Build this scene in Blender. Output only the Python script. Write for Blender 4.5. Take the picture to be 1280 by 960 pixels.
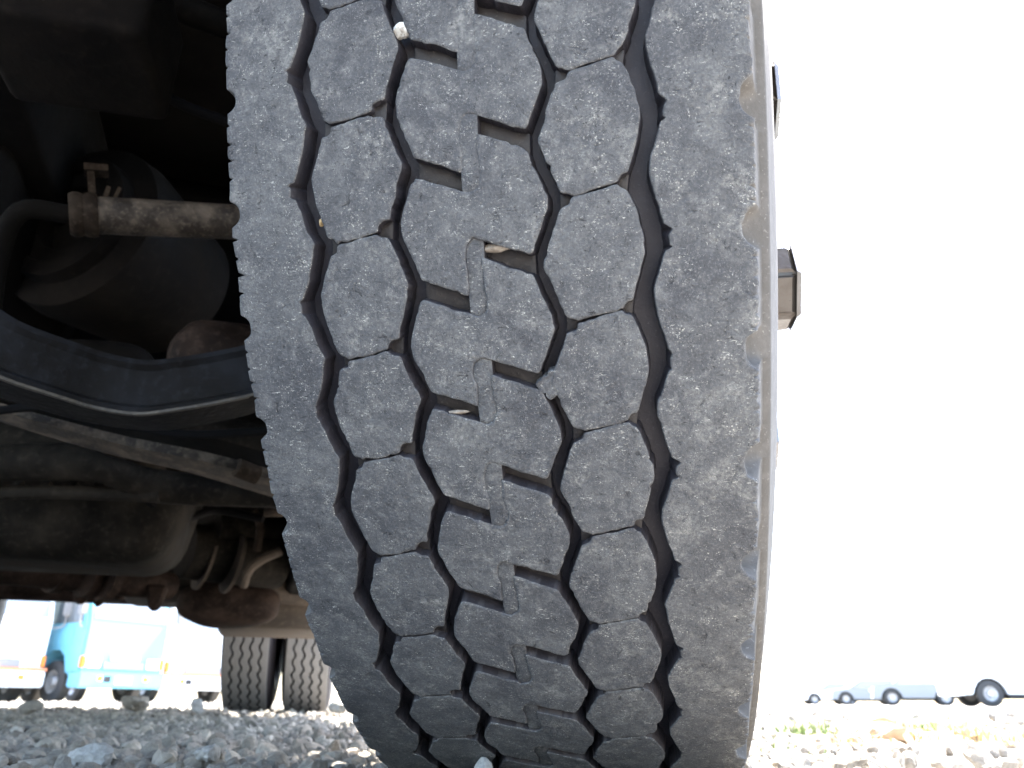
import bpy, bmesh, math, random
import numpy as np
from mathutils import Vector, Matrix
from mathutils.geometry import delaunay_2d_cdt

for o in list(bpy.data.objects): bpy.data.objects.remove(o)
scene = bpy.context.scene
C = scene.collection
PI = math.pi
R_ = math.radians
rng = np.random.default_rng(7)
random.seed(7)

# ---------------------------------------------------------------- camera
PITCH = 0.39375; ROLL = 0.005; CAMH = 0.0613; FPX = 958.0
cam = bpy.data.cameras.new('camera'); camo = bpy.data.objects.new('camera', cam); C.objects.link(camo)
cam.sensor_width = 36; cam.lens = FPX/1280*36
cam.clip_start = 0.02; cam.clip_end = 3000
camo.matrix_world = Matrix.Translation((0,0,CAMH)) @ Matrix.Rotation(PI/2+PITCH,4,'X') @ Matrix.Rotation(ROLL,4,'Z')
cam.dof.use_dof = True; cam.dof.focus_distance = 0.39; cam.dof.aperture_fstop = 15.5
scene.camera = camo

# ---------------------------------------------------------------- sky, sun, exposure
SUN_AZ = math.atan2(0.55, 0.835)      # clockwise from +Y
SUN_EL = R_(61)
w = bpy.data.worlds.new('World'); scene.world = w; w.use_nodes = True
nt = w.node_tree; nt.nodes.clear()
sky = nt.nodes.new('ShaderNodeTexSky'); sky.sky_type = 'NISHITA'; sky.sun_disc = False
sky.sun_elevation = SUN_EL; sky.sun_rotation = SUN_AZ
sky.air_density = 1.0; sky.dust_density = 2.2; sky.ozone_density = 0.8
bg = nt.nodes.new('ShaderNodeBackground'); bg.inputs['Strength'].default_value = 0.13
out = nt.nodes.new('ShaderNodeOutputWorld')
nt.links.new(sky.outputs[0], bg.inputs[0]); nt.links.new(bg.outputs[0], out.inputs[0])
sl = bpy.data.lights.new('sun', 'SUN'); sl.energy = 4.0; sl.angle = R_(0.6); sl.color = (1.0, 0.95, 0.88)
so = bpy.data.objects.new('sun', sl); C.objects.link(so)
S = Vector((math.sin(SUN_AZ)*math.cos(SUN_EL), math.cos(SUN_AZ)*math.cos(SUN_EL), math.sin(SUN_EL)))
so.rotation_euler = S.to_track_quat('Z', 'Y').to_euler(); so.location = (5, 8, 12)
scene.view_settings.view_transform = 'Standard'; scene.view_settings.look = 'None'
scene.view_settings.gamma = 1; scene.view_settings.use_curve_mapping = False
scene.view_settings.exposure = 3.6

# ---------------------------------------------------------------- materials
def mat(name, col, rough=0.6, metal=0.0, spec=0.4):
    m = bpy.data.materials.new(name); m.use_nodes = True
    b = m.node_tree.nodes['Principled BSDF']
    b.inputs['Base Color'].default_value = (*col, 1); b.inputs['Roughness'].default_value = rough
    b.inputs['Metallic'].default_value = metal; b.inputs['Specular IOR Level'].default_value = spec
    return m
class NB:
    """small node builder working on world position (metres)"""
    def __init__(s, m):
        s.m = m; s.n = m.node_tree.nodes; s.l = m.node_tree.links; s.b = s.n['Principled BSDF']
        s.pos = s.n.new('ShaderNodeNewGeometry').outputs['Position']
    def noise(s, scale, detail=3, rough=0.55, vec=None, dist=0.0):
        t = s.n.new('ShaderNodeTexNoise'); t.inputs['Scale'].default_value = scale
        t.inputs['Detail'].default_value = detail; t.inputs['Roughness'].default_value = rough
        t.inputs['Distortion'].default_value = dist
        s.l.new(vec if vec is not None else s.pos, t.inputs['Vector']); return t.outputs['Fac']
    def voro(s, scale, feat='F1', out='Distance', vec=None):
        t = s.n.new('ShaderNodeTexVoronoi'); t.feature = feat; t.inputs['Scale'].default_value = scale
        s.l.new(vec if vec is not None else s.pos, t.inputs['Vector']); return t.outputs[out]
    def mapping(s, scale, rot=(0,0,0)):
        t = s.n.new('ShaderNodeMapping'); t.inputs['Scale'].default_value = scale; t.inputs['Rotation'].default_value = rot
        s.l.new(s.pos, t.inputs['Vector']); return t.outputs[0]
    def ramp(s, fac, a, b, c0=0.0, c1=1.0):
        t = s.n.new('ShaderNodeMapRange'); t.inputs[1].default_value = a; t.inputs[2].default_value = b
        t.inputs[3].default_value = c0; t.inputs[4].default_value = c1
        s.l.new(fac, t.inputs[0]); return t.outputs[0]
    def math(s, op, a, b):
        t = s.n.new('ShaderNodeMath'); t.operation = op
        for i, v in enumerate((a, b)):
            if isinstance(v, (int, float)): t.inputs[i].default_value = v
            else: s.l.new(v, t.inputs[i])
        return t.outputs[0]
    def mix(s, fac, a, b):
        t = s.n.new('ShaderNodeMix'); t.data_type = 'RGBA'
        if isinstance(fac, (int, float)): t.inputs[0].default_value = fac
        else: s.l.new(fac, t.inputs[0])
        for i, v in ((6, a), (7, b)):
            if isinstance(v, tuple): t.inputs[i].default_value = (*v, 1)
            else: s.l.new(v, t.inputs[i])
        return t.outputs[2]
    def color(s, c): s.l.new(c, s.b.inputs['Base Color'])
    def rough(s, c): s.l.new(c, s.b.inputs['Roughness'])
    def bump(s, h, dist, strength=1.0, prev=None):
        t = s.n.new('ShaderNodeBump'); t.inputs['Distance'].default_value = dist; t.inputs['Strength'].default_value = strength
        s.l.new(h, t.inputs['Height'])
        if prev is not None: s.l.new(prev, t.inputs['Normal'])
        s.l.new(t.outputs[0], s.b.inputs['Normal']); return t.outputs[0]

def rubber_tread():
    m = mat('worn_tread_rubber', (.09,.095,.1), .82, 0, .25); k = NB(m)
    big = k.noise(24, 5, .65, dist=.6); mid = k.noise(150, 6, .72, dist=.5); fine = k.noise(900, 4, .75)
    c = k.mix(k.ramp(big, .34, .66), (.056,.057,.062), (.104,.1045,.105))
    c = k.mix(k.ramp(mid, .47, .30, 0, .75), c, (.046,.045,.048))
    c = k.mix(k.ramp(mid, .50, .68, 0, .66), c, (.150,.149,.146))
    c = k.mix(k.ramp(fine, .50, .34, 0, .5), c, (.05,.05,.053))
    c = k.mix(k.ramp(fine, .55, .72, 0, .55), c, (.24,.235,.225))
    # chalky dust rubbed into some areas
    dust = k.math('MULTIPLY', k.ramp(k.noise(46, 4, .65, dist=1.0), .52, .70), k.ramp(k.noise(420, 4, .7), .42, .62))
    c = k.mix(k.math('MULTIPLY', dust, .5), c, (.30,.29,.265))
    # pale grit pressed into the rubber, in patches
    vor = k.voro(780); patch = k.noise(75, 4, .65)
    grit = k.math('MULTIPLY', k.ramp(vor, .34, .14), k.ramp(patch, .56, .70))
    c = k.mix(k.math('MULTIPLY', grit, .8), c, (.48,.46,.40))
    # pale and dark scuffs, short and curved, in several directions
    for i, (sc, rot, col, thr) in enumerate((((1500,1500,230),(0,.5,0),(.018,.018,.020),.60), ((260,900,1300),(0,.35,.2),(.02,.02,.022),.61),
                            ((420,900,1500),(0,-.7,.1),(.42,.41,.37),.62), ((1700,1500,330),(0,-.35,0),(.40,.39,.36),.63))):
        sct = k.noise(1.0, 3, .6, k.mapping(sc, rot), 1.2); msk = k.noise(80+17*i, 3, .65)
        cut = k.math('MULTIPLY', k.ramp(sct, thr, thr+.05), k.ramp(msk, .50, .58))
        c = k.mix(k.math('MULTIPLY', cut, .85), c, col)
    drk = k.noise(170, 4, .75, dist=.8)
    c = k.mix(k.ramp(drk, .64, .71, 0, .75), c, (.026,.026,.029))
    k.color(c)
    k.rough(k.ramp(mid, .3, .7, .72, .94))
    b1 = k.bump(k.noise(330, 5, .72), .0013, .8)
    b2 = k.bump(k.ramp(drk, .60, .73, 1, 0), .0008, .8, b1)
    k.bump(fine, .0005, .9, b2)
    return m
def rubber_clean(name, col, dust):
    m = mat(name, col, .62 if name != 'sidewall_rubber' else .85, 0, .4 if name != 'sidewall_rubber' else .12); k = NB(m)
    n = k.noise(120, 4, .6); f = k.noise(600, 3, .6)
    c = k.mix(k.ramp(n, .45, .75, 0, .55), col, dust)
    c = k.mix(k.ramp(f, .62, .75, 0, .5), c, tuple(min(1, 2.2*x) for x in dust))
    k.color(c); k.bump(f, .0005, .6)
    return m
def grimy(name, col, dirt, scale=18, rough=.8, metal=0.0, bump=.002, lo=.4, hi=.65):
    m = mat(name, col, rough, metal, .3 if max(col) > .02 or metal else .06); k = NB(m)
    n = k.noise(scale, 5, .6); f = k.noise(scale*8, 3, .6)
    c = k.mix(k.ramp(n, lo, hi), col, dirt)
    c = k.mix(k.ramp(f, .55, .8, 0, .5), c, tuple(1.6*x for x in dirt))
    k.color(c); k.rough(k.ramp(n, .3, .7, rough*.75, min(1, rough*1.15))); k.bump(f, bump, .5)
    return m
M = {}
M['tread'] = rubber_tread()
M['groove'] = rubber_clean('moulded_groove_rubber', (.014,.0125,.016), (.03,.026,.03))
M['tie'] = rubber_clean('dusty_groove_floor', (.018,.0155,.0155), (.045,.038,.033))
M['flank'] = rubber_clean('sidewall_rubber', (.085,.08,.074), (.14,.132,.123))
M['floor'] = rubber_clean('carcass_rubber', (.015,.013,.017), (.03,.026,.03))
M['far_tread'] = rubber_clean('rear_tread_rubber', (.14,.138,.135), (.20,.195,.19))
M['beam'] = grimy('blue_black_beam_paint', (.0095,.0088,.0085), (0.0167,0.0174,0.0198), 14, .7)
M['beam_lip'] = grimy('pale_steel_lip', (0.0400,0.0336,0.0272), (0.0960,0.0840,0.0680), 30, .6)  # paler strip for the beam's lower front edge
M['rust'] = grimy('dusty_brown_steel', (0.0154,0.0112,0.0084), (0.0490,0.0385,0.0294), 22, .8)
M['rod'] = grimy('dusty_steel_rod', (.022,.017,.013), (.11,.09,.07), 26, .75, 0, .003, .45, .65)
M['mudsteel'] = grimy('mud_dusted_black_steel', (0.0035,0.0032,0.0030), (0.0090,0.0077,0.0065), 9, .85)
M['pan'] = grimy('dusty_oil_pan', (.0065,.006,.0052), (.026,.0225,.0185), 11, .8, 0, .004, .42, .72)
M['brown'] = grimy('brown_primer', (.011,.0075,.006), (.036,.025,.02), 12, .75, 0, .004)
M['tan'] = grimy('tan_dust_coat', (0.0434,0.0341,0.0267), (0.0806,0.0651,0.0515), 7, .85)
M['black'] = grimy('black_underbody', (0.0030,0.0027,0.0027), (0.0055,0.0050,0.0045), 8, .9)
M['hose'] = mat('black_hose', (.006,.006,.0065), .8, 0, .06)
M['nut'] = grimy('bright_nut_steel', (.085,.078,.072), (.05,.04,.034), 40, .34, .6, .0004, .5, .75)
M['rim'] = grimy('silver_rim_paint', (.5,.5,.5), (.35,.33,.3), 12, .45, .3)
M['cabwhite'] = mat('white_truck_paint', (.78,.79,.80), .3)
M['cabblue'] = mat('light_blue_truck_paint', (.15,.40,.52), .3)
M['glass'] = mat('window_glass', (.02,.03,.035), .08, 0, .6)
M['silver'] = mat('silver_paint', (.20,.215,.23), .4, .2)
M['paleglass'] = mat('sky_reflecting_glass', (.25,.27,.28), .1, .6)  # pale, part-metal base puts the bright sky reflection into the colour
M['chassis'] = mat('dark_chassis', (.03,.03,.03), .8)
M['orange'] = mat('orange_lens', (.85,.22,.03), .3)
M['lens'] = mat('clear_lens', (.75,.75,.72), .15)
M['grey'] = mat('grey_plastic', (.22,.22,.22), .6)
M['bedgreen'] = mat('pale_grey_body', (.45,.47,.47), .6)
M['redstripe'] = mat('orange_stripe', (.75,.25,.12), .5)
M['farrubber'] = mat('far_rubber', (.05,.048,.046), .85)
M['plate'] = mat('plate_white', (.7,.7,.66), .5)

def stone_mat(name, cols, bump=.004, sc=90):
    m = mat(name, cols[0], .9, 0, .2); k = NB(m)
    g = k.n.new('ShaderNodeNewGeometry'); r = g.outputs['Random Per Island']
    cr = k.n.new('ShaderNodeValToRGB'); el = cr.color_ramp.elements
    while len(el) < len(cols): el.new(.5)
    for i, c in enumerate(cols): el[i].position = i/(len(cols)-1); el[i].color = (*c, 1)
    k.l.new(r, cr.inputs[0])
    n = k.noise(sc, 4, .65)
    c = k.mix(k.ramp(n, .35, .7, 0, .55), cr.outputs[0], (.10,.092,.083))
    f = k.noise(sc*5, 3, .6)
    c = k.mix(k.ramp(f, .55, .75, 0, .5), c, (.5,.46,.40))
    k.color(c); k.bump(k.noise(sc*2.2, 4, .7), bump, .7)
    return m
M['gravel'] = stone_mat('crushed_stone', [(.215,.195,.165),(.36,.325,.27),(.14,.13,.115),(.45,.40,.33),(.27,.235,.19),(.33,.305,.265),(.185,.155,.12),(.49,.445,.375)])
M['stone'] = stone_mat('pale_stone', [(.40,.39,.37),(.46,.45,.42)], .003, 120)
def ground_mat():
    m = mat('gravel_ground', (.3,.29,.27), .95, 0, .15); k = NB(m)
    v = k.voro(45); n = k.noise(1.2, 4, .6); f = k.noise(60, 4, .6)
    c = k.mix(k.ramp(v, .1, .7), (.34,.325,.30), (.17,.155,.14))
    c = k.mix(k.ramp(n, .45, .7, 0, .5), c, (.34,.30,.24))
    c = k.mix(k.ramp(f, .45, .7, 0, .4), c, (.44,.43,.41))
    k.color(c); k.bump(v, .006, .6); return m
M['ground'] = ground_mat()
M['grass'] = mat('grass_blade', (.14,.19,.05), .7)
M['straw'] = mat('dry_straw', (.42,.30,.15), .8)
M['leafdry'] = mat('dry_leaf', (.34,.24,.15), .8)

# ---------------------------------------------------------------- object helpers
def new_obj(name, me, parent=None, mats=None):
    o = bpy.data.objects.new(name, me); C.objects.link(o)
    if mats:
        for m in mats: me.materials.append(M[m] if isinstance(m, str) else m)
    if parent is not None:
        o.parent = parent; o.matrix_parent_inverse = PW[parent.name].inverted()
    PW[o.name] = Matrix.Identity(4)
    return o
PW = {}
def tag(o, label=None, cat=None, group=None, kind=None):
    if label: o['label'] = label
    if cat: o['category'] = cat
    if group: o['group'] = group
    if kind: o['kind'] = kind
    return o
def empty(name, loc):
    o = bpy.data.objects.new(name, None); C.objects.link(o); o.location = loc; o.empty_display_size = .1
    PW[o.name] = Matrix.Translation(loc); return o
def mesh_from(name, V, F, mi=None, smooth=None, mats=None):
    me = bpy.data.meshes.new(name)
    me.from_pydata([tuple(v) for v in V], [], [tuple(f) for f in F])
    if mi is not None: me.polygons.foreach_set('material_index', np.asarray(mi, dtype=np.int32))
    if smooth:
        me.polygons.foreach_set('use_smooth', np.ones(len(me.polygons), dtype=bool))
        if smooth < 170: me.set_sharp_from_angle(angle=R_(smooth))
    me.update(); return me
def quad_grid_mesh(name, G, closed_u=True, closed_v=False, flip=False):
    """G: (nu, nv, 3) grid"""
    nu, nv = G.shape[:2]; V = G.reshape(-1, 3)
    iu = np.arange(nu if closed_u else nu-1); iv = np.arange(nv if closed_v else nv-1)
    a, b = np.meshgrid(iu, iv, indexing='ij'); a2 = (a+1) % nu; b2 = (b+1) % nv
    F = np.stack([a*nv+b, a2*nv+b, a2*nv+b2, a*nv+b2], -1).reshape(-1, 4)
    if flip: F = F[:, ::-1]
    return V, F, b.reshape(-1)
def fast_mesh(name, V, F, mi=None, smooth=True, sharp=None):
    me = bpy.data.meshes.new(name); V = np.asarray(V, np.float32); F = np.asarray(F, np.int32); k = F.shape[1]
    me.vertices.add(len(V)); me.vertices.foreach_set('co', V.ravel())
    me.loops.add(F.size); me.loops.foreach_set('vertex_index', F.ravel())
    me.polygons.add(len(F)); me.polygons.foreach_set('loop_start', np.arange(0, F.size, k, dtype=np.int32))
    me.polygons.foreach_set('loop_total', np.full(len(F), k, np.int32))
    if mi is not None: me.polygons.foreach_set('material_index', np.asarray(mi, np.int32))
    me.polygons.foreach_set('use_smooth', np.full(len(F), bool(smooth)))
    me.update(calc_edges=True); me.validate()
    if sharp: me.set_sharp_from_angle(angle=R_(sharp))
    return me
CP, SP = math.cos(PITCH), math.sin(PITCH)
def at(px, py, d):
    """world point seen at photo pixel (1280x960) and depth d in metres along the view axis"""
    x = (px-640)/FPX*d; y = (480-py)/FPX*d
    return Vector((x, d*CP - y*SP, CAMH + d*SP + y*CP))
def bm_obj(name, bm, m, parent=None, smooth=35):
    me = bpy.data.meshes.new(name); bmesh.ops.recalc_face_normals(bm, faces=bm.faces); bm.to_mesh(me); bm.free()
    if smooth:
        me.polygons.foreach_set('use_smooth', np.ones(len(me.polygons), dtype=bool)); me.set_sharp_from_angle(angle=R_(smooth))
    return new_obj(name, me, parent, [m] if isinstance(m, str) else m)
def rbox(name, m, size, loc, rz=0.0, bev=.01, taper=(1,1), parent=None, rot=None, seg=3, smooth=35):
    """bevelled box; taper scales the lower face"""
    bm = bmesh.new(); bmesh.ops.create_cube(bm, size=1)
    for v in bm.verts:
        lo = v.co.z < 0
        v.co.x *= size[0]*(taper[0] if lo else 1); v.co.y *= size[1]*(taper[1] if lo else 1); v.co.z *= size[2]
    if bev: bmesh.ops.bevel(bm, geom=bm.edges[:], offset=bev, segments=seg, affect='EDGES', profile=.5)
    mt = Matrix.Translation(loc) @ (rot.to_4x4() if rot is not None else Matrix.Rotation(rz, 4, 'Z'))
    bm.transform(mt)
    return bm_obj(name, bm, m, parent, smooth)
def add_box(bm, size, loc, rot=None):
    r = bmesh.ops.create_cube(bm, size=1)['verts']
    for v in r: v.co = Vector((v.co.x*size[0], v.co.y*size[1], v.co.z*size[2]))
    mt = Matrix.Translation(loc) @ (rot.to_4x4() if rot is not None else Matrix.Identity(4))
    bmesh.ops.transform(bm, matrix=mt, verts=r)
def spline(pts, n):
    P = [Vector(p) for p in pts]; out = []
    for i in range(len(P)-1):
        p0 = P[i-1] if i else P[0]*2-P[1]; p1, p2 = P[i], P[i+1]; p3 = P[i+2] if i+2 < len(P) else P[-1]*2-P[-2]
        for k in range(n):
            t = k/n
            out.append(.5*((2*p1)+(-p0+p2)*t+(2*p0-5*p1+4*p2-p3)*t*t+(-p0+3*p1-3*p2+p3)*t**3))
    out.append(P[-1]); return out
def sweep(path, prof, up=Vector((0,0,1)), scale=None):
    """profile points (side, up) swept along a path -> bmesh with caps"""
    bm = bmesh.new(); rings = []
    n = len(path)
    for i, p in enumerate(path):
        t = (path[min(i+1, n-1)]-path[max(i-1, 0)]).normalized()
        side = t.cross(up).normalized(); u2 = side.cross(t).normalized()
        sc = scale[i] if scale is not None else 1
        rings.append([bm.verts.new(p+side*(a*sc)+u2*(b*sc)) for a, b in prof])
    k = len(prof)
    for i in range(n-1):
        for j in range(k):
            bm.faces.new((rings[i][j], rings[i][(j+1) % k], rings[i+1][(j+1) % k], rings[i+1][j]))
    bm.faces.new(rings[0]); bm.faces.new(rings[-1][::-1]); return bm
def circ(r, n=20): return [(r*math.cos(2*PI*i/n), r*math.sin(2*PI*i/n)) for i in range(n)]
def tube(name, m, pts, r, parent=None, n=6, seg=20, up=Vector((0,0,1)), scale=None, smooth=40):
    path = spline(pts, n) if len(pts) > 2 else [Vector(pts[0]).lerp(Vector(pts[1]), i/8) for i in range(9)]
    sc = None
    if scale is not None: sc = [np.interp(i/(len(path)-1), np.linspace(0, 1, len(scale)), scale) for i in range(len(path))]
    return bm_obj(name, sweep(path, circ(r, seg), up, sc), m, parent, smooth)
def lathe_mesh(prof, n=96):
    """profile (axial x, radius) revolved about local X"""
    th = np.linspace(0, 2*PI, n, endpoint=False); p = np.array(prof)
    G = np.stack([np.broadcast_to(p[None,:,0], (n, len(p))), np.cos(th)[:,None]*p[None,:,1], np.sin(th)[:,None]*p[None,:,1]], -1)
    return G

# ================================================================ setting: ground
gs = 600
me = mesh_from('ground', [(-gs,-gs,-.014),(gs,-gs,-.014),(gs,gs,-.014),(-gs,gs,-.014)], [(0,1,2,3)])
tag(new_obj('ground', me, None, ['ground']), kind='structure')

# ================================================================ the truck
# truck frame: origin below the outer side of the front axle, local y runs to the rear
TY = R_(18); TO = Vector((.20, .70, 0))
TX_, TY_ = Vector((math.cos(TY), math.sin(TY), 0)), Vector((-math.sin(TY), math.cos(TY), 0))
def tl(x, y, z): return TO + TX_*x + TY_*y + Vector((0,0,z))
truck = empty('truck', tl(-1.1, 2.0, 0))
tag(truck, 'parked truck whose worn front tyre fills the middle of the picture', 'truck')

# ---------------------------------------------------------------- front wheel
RT = 500.0; NP = 60; PM = RT*2*PI/NP; KAP = .5026e-3      # mm
PSI, CAMB = -.18906, .03463
WC = Vector((.07269, .71196, .488))
ax_ = Vector((math.cos(PSI)*math.cos(CAMB), math.sin(PSI)*math.cos(CAMB), -math.sin(CAMB)))
fw_ = Vector((-math.sin(PSI), math.cos(PSI), 0)); up_ = ax_.cross(fw_)
WM = Matrix(((ax_.x, fw_.x, up_.x, WC.x), (ax_.y, fw_.y, up_.y, WC.y), (ax_.z, fw_.z, up_.z, WC.z), (0,0,0,1)))
# irregular pitch lengths of the tread, measured in pitches
WT = np.array([-13,-12,-10.75,-10.25,-9.75,-9.25,-8.75,-8.25,-7.75,-7.25,-6.75,-6.25,-5.75,-5.25,-4.75,-4.25,-3.75,-3.25,-2.75,-1.5])
WV = np.array([0,.02,.045,.032,-.03,-.022,-.04,-.008,.004,.024,.031,.02,-.019,-.027,-.007,-.012,.006,-.008,.02,0])
def tyre_pt(s, t, h, warp=True):
    """s mm across, t pitches around, h mm above the tread surface -> wheel-local metres"""
    s = np.asarray(s, float); t = np.asarray(t, float); h = np.asarray(h, float)
    if warp: t = t + np.interp(t, WT, WV)
    th = t*2*PI/NP; r = RT - KAP*np.clip(abs(s), 0, 125)**2/2 + h
    return np.stack([s, -r*np.cos(th), r*np.sin(th)], -1)/1000
def smooth_noise(n, period, amp, g):
    k = max(3, int(n/period)); v = g.normal(0, 1, k); x = np.arange(n)/n*k; i = x.astype(int); f = x-i; f = f*f*(3-2*f)
    return amp*(v[i % k]*(1-f)+v[(i+1) % k]*f)
def resample(P, step):
    out = []; n = len(P)
    for i in range(n):
        a, b = P[i], P[(i+1) % n]; L = np.linalg.norm(b-a); k = max(1, int(round(L/step)))
        for j in range(k): out.append(a+(b-a)*j/k)
    return np.array(out)
def normals(P):
    d = np.roll(P, -1, 0)-np.roll(P, 1, 0); n = np.stack([d[:,1], -d[:,0]], 1)
    return n/(np.linalg.norm(n, axis=1, keepdims=True)+1e-9)
def area(P): x, y = P.T; return .5*np.sum(x*np.roll(y,-1)-y*np.roll(x,-1))
def inside(Q, P):
    x, y = Q.T; c = np.zeros(len(Q), bool); n = len(P); j = n-1
    for i in range(n):
        xi, yi = P[i]; xj, yj = P[j]
        if yi != yj:
            c ^= ((yi > y) != (yj > y)) & (x < (xj-xi)*(y-yi)/(yj-yi)+xi)
        j = i
    return c
def prism(poly, top, bottom, step, g, rough, grid, draft, bev, relief, m_top, m_wall, m_edge, acc):
    """a rubber block from an outline in (s mm, t pitches); appends to acc = [V(s,t,h), F, mi]"""
    P = np.array(poly, float); P[:,1] *= PM
    if area(P) < 0: P = P[::-1]
    P = resample(P, step)
    for _ in range(2 if step < 2 else 0): P = .25*np.roll(P,1,0)+.5*P+.25*np.roll(P,-1,0)
    N_ = normals(P); n = len(P)
    if rough:
        dsp = smooth_noise(n, 9, .22*rough, g)+smooth_noise(n, 3, .14*rough, g)
        for _ in range(g.integers(2, 6)):                     # chips
            c = g.integers(0, n); w_ = g.integers(1, 4)
            for q in range(-w_, w_+1): dsp[(c+q) % n] -= g.uniform(.2, .9)*(1-abs(q)/(w_+1))*rough
        P = P+N_*dsp[:,None]; N_ = normals(P)
    I = P-N_*bev
    (x0, y0), (x1, y1) = I.min(0), I.max(0)
    gx, gy = np.meshgrid(np.arange(x0+grid*.5, x1, grid), np.arange(y0+grid*.5, y1, grid), indexing='ij')
    Q = np.stack([gx.ravel(), gy.ravel()], 1); Q += g.uniform(-.25, .25, Q.shape)*grid
    Q = Q[inside(Q, I)]
    if len(Q):
        dm = np.min(np.linalg.norm(Q[:,None,:]-I[None,::2,:], axis=2), axis=1); Q = Q[dm > grid*.6]
    A = np.concatenate([I, Q]) if len(Q) else I
    vo, eo, fo, ov, oe, of = delaunay_2d_cdt([Vector(p) for p in A], [(i, (i+1) % n) for i in range(n)], [], 1, 1e-5)
    vo = np.array([(v.x, v.y) for v in vo]); m0 = {}
    for i, src in enumerate(ov):
        for q in src: m0[q] = i
    base = sum(len(v) for v in acc[0]); nv = len(vo)
    hh = np.full(nv, float(top))
    if relief:
        for fx, fy, am in ((.21,.17,.10),(.55,.6,.06),(1.3,1.1,.035)):
            hh += relief*am*np.sin(vo[:,0]*fx*2+g.uniform(0,6))*np.sin(vo[:,1]*fy*2+g.uniform(0,6))
        hh += relief*g.normal(0, .03, nv)
    acc[0].append(np.stack([vo[:,0], vo[:,1]/PM, hh], 1))
    acc[0].append(np.stack([P[:,0], P[:,1]/PM, np.full(n, top-bev*.8)], 1))
    B = P+N_*draft
    acc[0].append(np.stack([B[:,0], B[:,1]/PM, np.full(n, float(bottom))], 1))
    for f in fo: acc[1].append(tuple(base+i for i in f)); acc[2].append(m_top)
    for i in range(n):
        j = (i+1) % n; a, b = m0.get(i), m0.get(j)
        if a is None or b is None: continue
        acc[1].append((base+nv+i, base+nv+j, base+b, base+a)); acc[2].append(m_edge)
        acc[1].append((base+nv+n+i, base+nv+n+j, base+nv+j, base+nv+i)); acc[2].append(m_wall)
LH = [(-62.5,-3.768),(-43.3,-3.694),(-42.0,-3.721),(-37.9,-3.736),(-37.0,-3.759),(-35.5,-3.86),(-32.7,-3.998),(-29.9,-4.121),(-30.1,-4.183),(-31.9,-4.263),(-33.7,-4.371),(-35.7,-4.492),(-36.6,-4.588),(-40.3,-4.592),(-42.8,-4.635),(-42.6,-4.672),(-51.9,-4.715),(-62.9,-4.752),(-63.8,-4.725),(-66.0,-4.712),(-67.0,-4.671),(-69.0,-4.554),(-71.3,-4.409),(-72.8,-4.264),(-72.9,-4.164),(-70.4,-4.055),(-68.6,-3.958),(-66.8,-3.848),(-63.1,-3.827)]
CB = [(-23.7,-4.258),(-20.1,-4.276),(-10.8,-4.344),(-2.7,-4.399),(.5,-4.419),(3.9,-4.382),(5.3,-4.31),(4.9,-4.22),(4.2,-4.1),(4.1,-3.943),(15.2,-4.029),(24.6,-4.097),(26.5,-4.123),(27.5,-4.183),(30.4,-4.32),(33.8,-4.502),(33.6,-4.589),(30.9,-4.718),(28.2,-4.847),(25.9,-4.948),(25.1,-4.95),(16.1,-4.891),(7.4,-4.827),(5.0,-4.814),(.2,-4.78),(-2.4,-4.837),(-3.6,-4.941),(-2.8,-5.048),(-2.7,-5.139),(-3.1,-5.253),(-11.2,-5.183),(-21.8,-5.117),(-24.3,-5.099),(-27.8,-4.91),(-31.1,-4.768),(-32.0,-4.675),(-31.8,-4.615),(-29.6,-4.466),(-26.6,-4.319),(-24.7,-4.261)]
RH = [(44.0,-4.524),(53.7,-4.48),(63.7,-4.434),(64.8,-4.468),(67.0,-4.483),(68.1,-4.516),(70.2,-4.613),(72.2,-4.724),(73.7,-4.841),(73.9,-4.958),(72.3,-5.087),(70.5,-5.202),(68.8,-5.318),(68.1,-5.362),(66.0,-5.367),(64.3,-5.403),(64.3,-5.424),(54.4,-5.464),(44.5,-5.508),(43.0,-5.49),(39.5,-5.481),(38.1,-5.419),(36.0,-5.312),(33.6,-5.174),(31.3,-5.067),(31.3,-5.03),(32.8,-4.92),(35.1,-4.805),(36.9,-4.705),(38.9,-4.608),(41.1,-4.593),(43.5,-4.575)]
TIE_L = [(-66.5,-4.70),(-62,-4.72),(-43,-4.60),(-36.6,-4.585),(-37.4,-4.745),(-43,-4.74),(-62,-4.85),(-67,-4.86)]
TIE_R = [(39,-5.47),(44,-5.48),(64,-5.36),(68.3,-5.355),(67.3,-5.49),(63,-5.50),(44,-5.60),(38.7,-5.61)]
SH_L = [(-24,-4.07),(-2,-4.24),(-1.5,-4.42),(-24,-4.285)]
SH_R = [(3.2,-3.77),(26.5,-3.955),(26.5,-4.135),(3.2,-3.97)]
LINK = [(.8,-4.43),(4.6,-4.39),(6.2,-4.31),(5.7,-4.22),(5.0,-4.1),(4.9,-3.93),(5.0,-3.80),(.2,-3.765),(-3.2,-3.83),(-4.4,-3.941),(-3.6,-4.048),(-3.5,-4.139),(-3.2,-4.253),(-3.0,-4.41)]
DEPTH = -11.5
front_wheel = None
def shift(poly, j): return [(s, t-j) for s, t in poly]
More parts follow.
